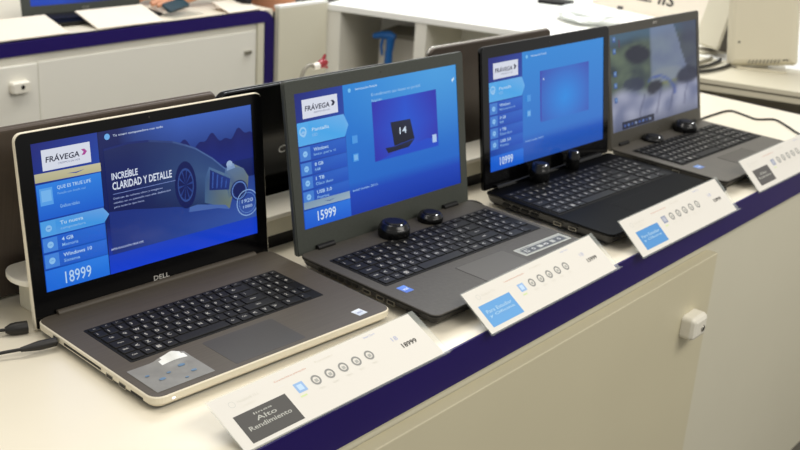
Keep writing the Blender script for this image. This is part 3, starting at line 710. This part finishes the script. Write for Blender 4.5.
# things on the far counter
fL, fLid = laptop('dark laptop with a blue screen standing on the far counter', (1.065, 1.975, 0), -.10, .385, .135, .014, .12, .25, .028, .33, 0, .004,
    None, base_wedge(M['deck3'], M['side2']), 'bez2', 'bez2', .006, lambda A: A.grid([0, .3, .8, 1], [0, .5, 1], lambda x, y: mix('#1540b8', '#3a7ce0', y*.6+.2*x) if x < .75 else mix('#152050', '#203878', y)), SCREEN_M)
logo(fLid, 'acer', .2, .014, .007, M['steel'])
part('keyboard', lambda m: m.rings(.02, .365, .05, .13, .004, [(0, .0135), (0, .0152)], [M['key']], M['key'], M['key']), fL)
def flat(name, label, cat, loc, rz, sx, sy, h, mt, group=None, wedge=0):
    m = MB(); vs = [(0, 0, 0), (sx, 0, 0), (sx, sy, 0), (0, sy, 0), (0, 0, h), (sx, 0, h), (sx, sy, h+wedge), (0, sy, h+wedge)]
    m.add(vs, [(3, 2, 1, 0), (4, 5, 6, 7), (0, 1, 5, 4), (1, 2, 6, 5), (2, 3, 7, 6), (3, 0, 4, 7)], M[mt])
    o = m.build(name, None, loc, (0, 0, rz)); return tag(o, label, cat, group)
def slope_card(label, x, y, rz, wd, dp, zt):
    m = MB(); a = math.atan2(zt, dp); m.box(0, wd, 0, math.hypot(dp, zt), 0, .003, M['carton'])
    o = m.build('price_card', None, (x, y, .0004), (a, 0, rz)); tag(o, label, 'price sign', 'price cards on the far counter')
slope_card('pale price card at the far left end of the far counter', .78, 1.888, .0, .305, .12, .03)
slope_card('pale price card leaning on the right half of the dark far laptop', 1.18, 1.893, -.03, .23, .115, .031)
slope_card('small pale card at the right end of the far counter', 1.66, 1.885, .02, .13, .08, .022)
# clear stand with a dark phone
ps = empty('phone_stand', (1.515, 1.965, 0), .15, label='clear stand holding a dark teal phone on the far counter', cat='phone stand')
part('stand_plate', lambda m: m.add([(-.06, -.05, .0), (.07, -.05, .0), (.07, .03, .0), (-.06, .03, .0), (-.06, -.05, .004), (.07, -.05, .004), (.07, .03, .02), (-.06, .03, .02)], [(3, 2, 1, 0), (4, 5, 6, 7), (0, 1, 5, 4), (1, 2, 6, 5), (2, 3, 7, 6), (3, 0, 4, 7)], M['acrylic']), ps)
tag(part('smartphone', lambda m: m.rings(-.045, .04, -.02, .02, .006, [(0, 0), (0, .008)], [mat('teal_phone', '#10303c', .25)], mat('teal_phone', '#10303c', .25), M['black']), None, loc=(1.515, 1.965, .0245), rot=(R(25), R(-8), .1)), 'dark teal phone propped on a clear stand on the far counter', 'phone')

def crumple(name, label, cat, loc, sx, sy, sz, mt, seed):
    bm = bmesh.new(); bmesh.ops.create_icosphere(bm, subdivisions=3, radius=1); rd = random.Random(seed)
    from mathutils import noise
    for v in bm.verts:
        n = noise.noise(v.co*2.3+Vector((seed, 0, 0)))*.55+noise.noise(v.co*5)*.25
        v.co *= (1+n*.5); v.co.x *= sx; v.co.y *= sy; v.co.z = max(v.co.z, -.75)*sz+.75*sz
    me = bpy.data.meshes.new(name); bm.to_mesh(me); bm.free(); me.materials.append(M[mt]); o = bpy.data.objects.new(name, me); COL.objects.link(o); o.location = loc
    return tag(o, label, cat)
crumple('handbag', 'black bag lying at the right end of the far counter', 'bag', (1.775, 1.955, .001), .030, .035, .035, 'trouser', 5)

# ------------------------------------------------------------------ side counter (centre to right, white top), local x runs along its face
SA = math.atan2(-.958, .287)
sc_ = empty('shelf_counter', (2.083, 1.839, -.92), SA, label='white topped shelf counter behind, with open compartments facing the camera', cat='counter')
part('worktop', lambda m: m.box(-.02, 2.6, -.004, 1.25, H0-.022, H0, M['white']), sc_, bevel=.002, label='bright white worktop')
part('end_panel', lambda m: m.box(-.02, .03, .0, 1.2, 0, H0-.022, M['farw']), sc_)
part('divider', lambda m: m.box(.305, .345, .0, .5, 0, H0-.022, M['farw']), sc_)
part('divider', lambda m: m.box(.98, 1.02, .0, .5, 0, H0-.022, M['cream2']), sc_)
part('back_panel', lambda m: m.box(.03, 2.56, .34, .36, 0, H0-.022, M['white']), sc_)
part('shelf', lambda m: m.box(.03, .98, .02, .34, .455, .475, M['cream2']), sc_)
part('front_panel', lambda m: m.box(1.02, 2.56, .004, .02, 0, H0-.022, M['cream2']), sc_)
part('end_panel', lambda m: m.box(2.56, 2.6, .0, 1.2, 0, H0-.022, M['cream2']), sc_)
# tall pale panel closing the corner beside the far counter
pp = empty('corner_panel', (1.845, 1.852, -.92), label='plain pale cream panel joining the two background counters', cat='panel')
part('board', lambda m: m.box(0, .225, 0, .02, 0, H0+.004, M['cream2']), pp); part('top_strip', lambda m: m.box(0, .225, 0, .024, H0+.004, H0+.012, M['white']), pp)

def SC(s, d, z): c, n = math.cos(SA), math.sin(SA); return (2.083+c*s-n*d, 1.839+n*s+c*d, z)
# blue clamp and grey box inside the compartment
bx = empty('storage_box', SC(.20, .20, -.4448), SA, label='pale grey box standing inside the open compartment', cat='box')
part('body', lambda m: m.box(-.085, .085, -.06, .10, 0, .33, mat('pale_grey_box', '#d0cbc0', .6, noise=.03, nscale=10)), bx, bevel=.003)
part('box_lid', lambda m: m.box(-.088, .088, -.063, .103, .33, .345, M['greyp']), bx)
bt = empty('spray_trigger_bottle', SC(.185, .07, -.4448), SA, label='blue trigger sprayer in front of the grey box in the compartment', cat='spray bottle')
part('bottle', lambda m: m.lathe([(.032, 0), (.034, .01), (.034, .17), (.028, .20), (.013, .225), (.013, .245)], M['whitep'], 20), bt)
def _trig(m):
    m.tube([(0, 0, .245), (0, 0, .30)], [.015, .013], M['bluep'], 12)
    m.tube([(.02, 0, .345), (.0, 0, .352), (-.03, 0, .350), (-.06, 0, .342)], [.012, .017, .013, .009], M['bluep'], 12); m.tube([(.002, 0, .30), (.004, 0, .345)], [.013, .016], M['bluep'], 12)
part('spray_head', _trig, bt); part('trigger', lambda m: m.tube([(-.025, 0, .34), (-.03, 0, .31), (-.024, 0, .28)], [.006, .005, .004], M['bluep'], 8), bt)
# crumpled bag, carton with writing, dark item on the white top
crumple('plastic_bag', 'crumpled clear white plastic bag on the white counter top behind the black laptop', 'bag', (2.60, 1.15, .001), .09, .12, .032, 'bag', 3)
flat('price_tag', 'dark folded tag on the white counter top near the crumpled bag', 'tag', (2.66, 1.06, .052), .5, .05, .02, .004, 'ink')
flat('tablet', 'dark tablet lying at the back of the white counter top', 'tablet', (2.77, 1.47, .0005), -1.2, .12, .08, .012, 'black')
bxc = empty('printed_carton', (2.885, .86, .0005), math.atan2(1.2827-.9106, 2.9411-2.883), label='pale carton with black italic lettering on the white counter top', cat='carton')
vs, fs, _ = text_geo('A Z. IIS', .02); m = MB(); m.box(0, .50, -.20, 0, 0, .28, M['carton'])
m.add([(.37-a*.23+(b-.5)*-.009, .0006, .046+.040*b) for a, b in vs], [f[::-1] for f in fs], M['ink']); m.build('body', bxc)
part('flap', lambda m: m.box(.0, .50, -.101, -.0005, .2802, .2825, M['carton']), bxc)

# white displays seen from behind

YA = -1.1
aio = empty('monitor', (2.405, .458, .0005), YA, label='white computer display seen from behind, right edge of the picture', cat='monitor')
tl = -.04
def _aio(m): m.rings(-.096, .096, 0, .34, .012, [(.004, -.022), (0, -.016), (0, .0), (.010, .012), (.02, .016)], [M['offw']]*4, M['offw'], M['black'], 5)
bd = part('housing', _aio, aio, loc=(0, 0, .0135), rot=(R(90)+tl, -.12, 0), label='off-white housing')
part('foot', lambda m: m.rings(-.07, .07, -.02, .13, .01, [(0, 0), (0, .006)], [M['offw']], M['offw'], M['offw']), aio)
part('neck', lambda m: m.prism([(.03, .004), (.045, .004), (.060, .12), (.045, .12)], -.02, .02, M['offw'], 'x'), aio)
def _vent(m):
    for i in range(9): m.prism([(-.040+.010*i, .008), (-.035+.010*i, .008), (-.029+.010*i, .026), (-.034+.010*i, .026)], .0121, .0128+.003, M['greyp'], 'z')
part('vent', _vent, bd); part('button', lambda m: m.lathe([(.0035, .0158), (.003, .0168)], M['ink'], 12), bd, loc=(-.065, .07, 0)); part('socket', lambda m: m.box(.055, .07, .016, .022, .0121, .0155, M['ink']), bd)
m2 = empty('monitor', (2.462, .640, .0005), -2.0, label='pale display with a dark grey side, standing left of the white one', cat='monitor')
def _m2(m):
    m.rings(-.115, .0, 0, .32, .008, [(0, -.045), (0, .0), (.006, .006)], [mat('dark_grey_trim', '#5c554a', .5), M['offw']], M['offw'], M['black'], 4)
part('housing', _m2, m2, loc=(.03, 0, .022), rot=(R(90)-.25, 0, 0)); part('foot', lambda m: m.rings(-.10, -.02, -.02, .12, .01, [(0, 0), (0, .008)], [M['offw']], M['offw'], M['offw']), m2)
part('neck', lambda m: m.prism([(.05, .004), (.065, .004), (.085, .12), (.07, .12)], -.07, -.04, M['offw'], 'x'), m2)

# nearer low unit in front of the white topped counter, right edge
ub = empty('side_unit', (2.131-.287*.36+.034, .484+.958*.36+.010, -.92), SA, label='pale low cabinet just beyond the right end of the laptop counter', cat='cabinet')
part('worktop', lambda m: m.box(0, 1.5, .0, .29, H0-.012, H0, M['offw']), ub)
part('shadow_strip', lambda m: m.box(0, 1.5, .006, .02, H0-.018, H0-.012, M['greyp']), ub, label='grey shadow strip')
part('apron', lambda m: m.box(0, 1.5, .002, .02, H0-.032, H0-.018, M['offw']), ub)
part('back_panel', lambda m: m.box(0, 1.5, .26, .28, 0, H0-.012, M['offw']), ub)
part('shelf', lambda m: m.box(0, 1.5, .02, .26, H0-.135, H0-.12, M['offw']), ub)
part('lower_front', lambda m: m.box(0, 1.5, .002, .02, 0, H0-.12, M['offw']), ub)
def SB(s, d, z): c, n = math.cos(SA), math.sin(SA); return (2.0617+c*s-n*d, .839+n*s+c*d, z)
for s_, ww, hh, lb in ((.47, .09, .04, 'dark power brick on the open shelf of the pale low cabinet'), (.66, .16, .034, 'longer dark power brick on the open shelf, nearer the right edge')):
    g = empty('power_brick', SB(s_, .05, -.1195), SA, label=lb, cat='power supply')
    part('case', lambda m: m.box(-ww/2, ww/2, -.025, .025, 0, hh, M['rubber']), g, bevel=.006)
    part('wire', lambda m: m.tube([(ww/2, 0, .02), (ww/2+.02, .01, .008), (ww/2+.04, .02, .005)], .004, M['rubber'], 8), g)
for i, (dx, mm_, lb) in enumerate(((0, 'rubber', 'black cable curving over the pale cabinet beside the display'), (.035, 'greyp', 'grey cable curving beside the black one on the pale cabinet'), (-.04, 'rubber', 'inner black cable of the bundle on the pale cabinet'))):
    cable('display_cable', lb, [(2.14, .62+dx, .0065), (2.21, .585+dx, .0065), (2.29, .572+dx, .0065), (2.36, .575+dx, .0065), (2.41, .585+dx*.8, .0065)], .005, mm_, group='cables beside the white display')

# ------------------------------------------------------------------ person leaning on the far counter
def skin_mesh(name, verts, edges, m_, parent, sub=2):
    bm = bmesh.new(); L = bm.verts.layers.skin.verify(); vs = []
    for i, (p, r) in enumerate(verts):
        v = bm.verts.new(p); v[L].radius = (r if isinstance(r, tuple) else (r, r)); v[L].use_root = (i == 0); vs.append(v)
    for a, b in edges: bm.edges.new((vs[a], vs[b]))
    me = bpy.data.meshes.new(name); bm.to_mesh(me); bm.free(); me.materials.append(M[m_])
    o = bpy.data.objects.new(name, me); COL.objects.link(o); o.parent = parent
    sk = o.modifiers.new('skin', 'SKIN'); sk.use_smooth_shade = True
    ss = o.modifiers.new('sub', 'SUBSURF'); ss.levels = sub; ss.render_levels = sub
    return o
pr_ = empty('person', (2.03, 2.16, -.92), label='person in a light grey-blue shirt and black trousers leaning forearms on the far counter', cat='person')
# local: person faces -x; z from the floor
body = [((0, 0, .93), .11), ((-.05, 0, 1.10), .115), ((-.14, 0, 1.30), .13), ((-.20, 0, 1.42), .09), ((-.25, 0, 1.50), .05), ((-.30, 0, 1.58), .075), ((-.325, 0, 1.66), .09), ((-.33, 0, 1.74), .065),
 ((-.18, .17, 1.38), .055), ((-.20, .22, 1.15), .045), ((-.28, .10, .985), .036), ((-.40, .00, .965), .028),
 ((-.18, -.17, 1.38), .055), ((-.20, -.22, 1.15), .045), ((-.26, -.14, .985), .036), ((-.38, -.11, .965), .028),
 ((.01, .09, .86), .09), ((.0, .10, .50), .06), ((.03, .10, .09), .042), ((-.12, .11, .04), .035),
 ((.01, -.09, .86), .09), ((.0, -.10, .50), .06), ((.03, -.10, .09), .042), ((-.12, -.11, .04), .035)]
E1 = [(0, 1), (1, 2), (2, 3), (3, 4), (4, 5), (5, 6), (6, 7), (2, 8), (8, 9), (9, 10), (10, 11), (2, 12), (12, 13), (13, 14), (14, 15), (0, 16), (16, 17), (17, 18), (18, 19), (0, 20), (20, 21), (21, 22), (22, 23)]
# hands: palm plus five fingers rooted inside it
for base_i, (px_, py_, pz_), sgn in ((11, (-.40, .00, .955), -1), (15, (-.38, -.12, .955), 1)):
    k = len(body); body.append(((px_-.045, py_, .948), .026)); E1.append((base_i, k))
    for j, (dy, ln) in enumerate(((-.030, .060), (-.010, .075), (.010, .078), (.028, .065))):
        a = len(body); body.append(((px_-.085, py_+dy, .946), .0095)); body.append(((px_-.085-ln*.55, py_+dy*1.15, .945), .0085)); body.append(((px_-.085-ln, py_+dy*1.2, .936), .0075)); E1 += [(k, a), (a, a+1), (a+1, a+2)]
    a = len(body); body.append(((px_-.03, py_+sgn*.04, .944), .011)); body.append(((px_-.07, py_+sgn*.058, .938), .009)); E1 += [(k, a), (a, a+1)]
skin_mesh('body', body, E1, 'skin', pr_)
skin_mesh('shirt', [((0, 0, .95), .135), ((-.05, 0, 1.10), .14), ((-.14, 0, 1.30), .15), ((-.20, 0, 1.41), .105), ((-.18, .17, 1.38), .07), ((-.20, .22, 1.15), .06), ((-.29, .095, .99), .046), ((-.18, -.17, 1.38), .07), ((-.20, -.22, 1.15), .06), ((-.27, -.142, .99), .046)],
    [(0, 1), (1, 2), (2, 3), (2, 4), (4, 5), (5, 6), (2, 7), (7, 8), (8, 9)], 'shirt', pr_)
skin_mesh('trousers', [((0, 0, .94), .145), ((.01, .09, .84), .11), ((.0, .10, .50), .085), ((.03, .10, .10), .065), ((.01, -.09, .84), .11), ((.0, -.10, .50), .085), ((.03, -.10, .10), .065)], [(0, 1), (1, 2), (2, 3), (0, 4), (4, 5), (5, 6)], 'trouser', pr_)
skin_mesh('hair', [((-.30, 0, 1.72), .085), ((-.27, 0, 1.66), .07)], [(0, 1)], 'hair', pr_)
for sy in (.11, -.11): part('shoe', lambda m: m.rings(-.17, .07, sy-.045, sy+.045, .04, [(0, 0), (0, .03), (.012, .06)], [M['black']]*2, M['black'], M['black'], 5), pr_)
def _face(m):
    for sy in (-.032, .032): m.lathe([(.010, 0), (.008, .004), (.002, .006)], M['ink'], 12, (-.412, sy, 1.665))
    m.tube([(-.412, 0, 1.665), (-.432, 0, 1.635), (-.412, 0, 1.628)], [.008, .014, .008], M['skin'], 8)
    m.box(-.408, -.402, -.022, .022, 1.596, 1.603, M['red'])
part('face', _face, pr_)
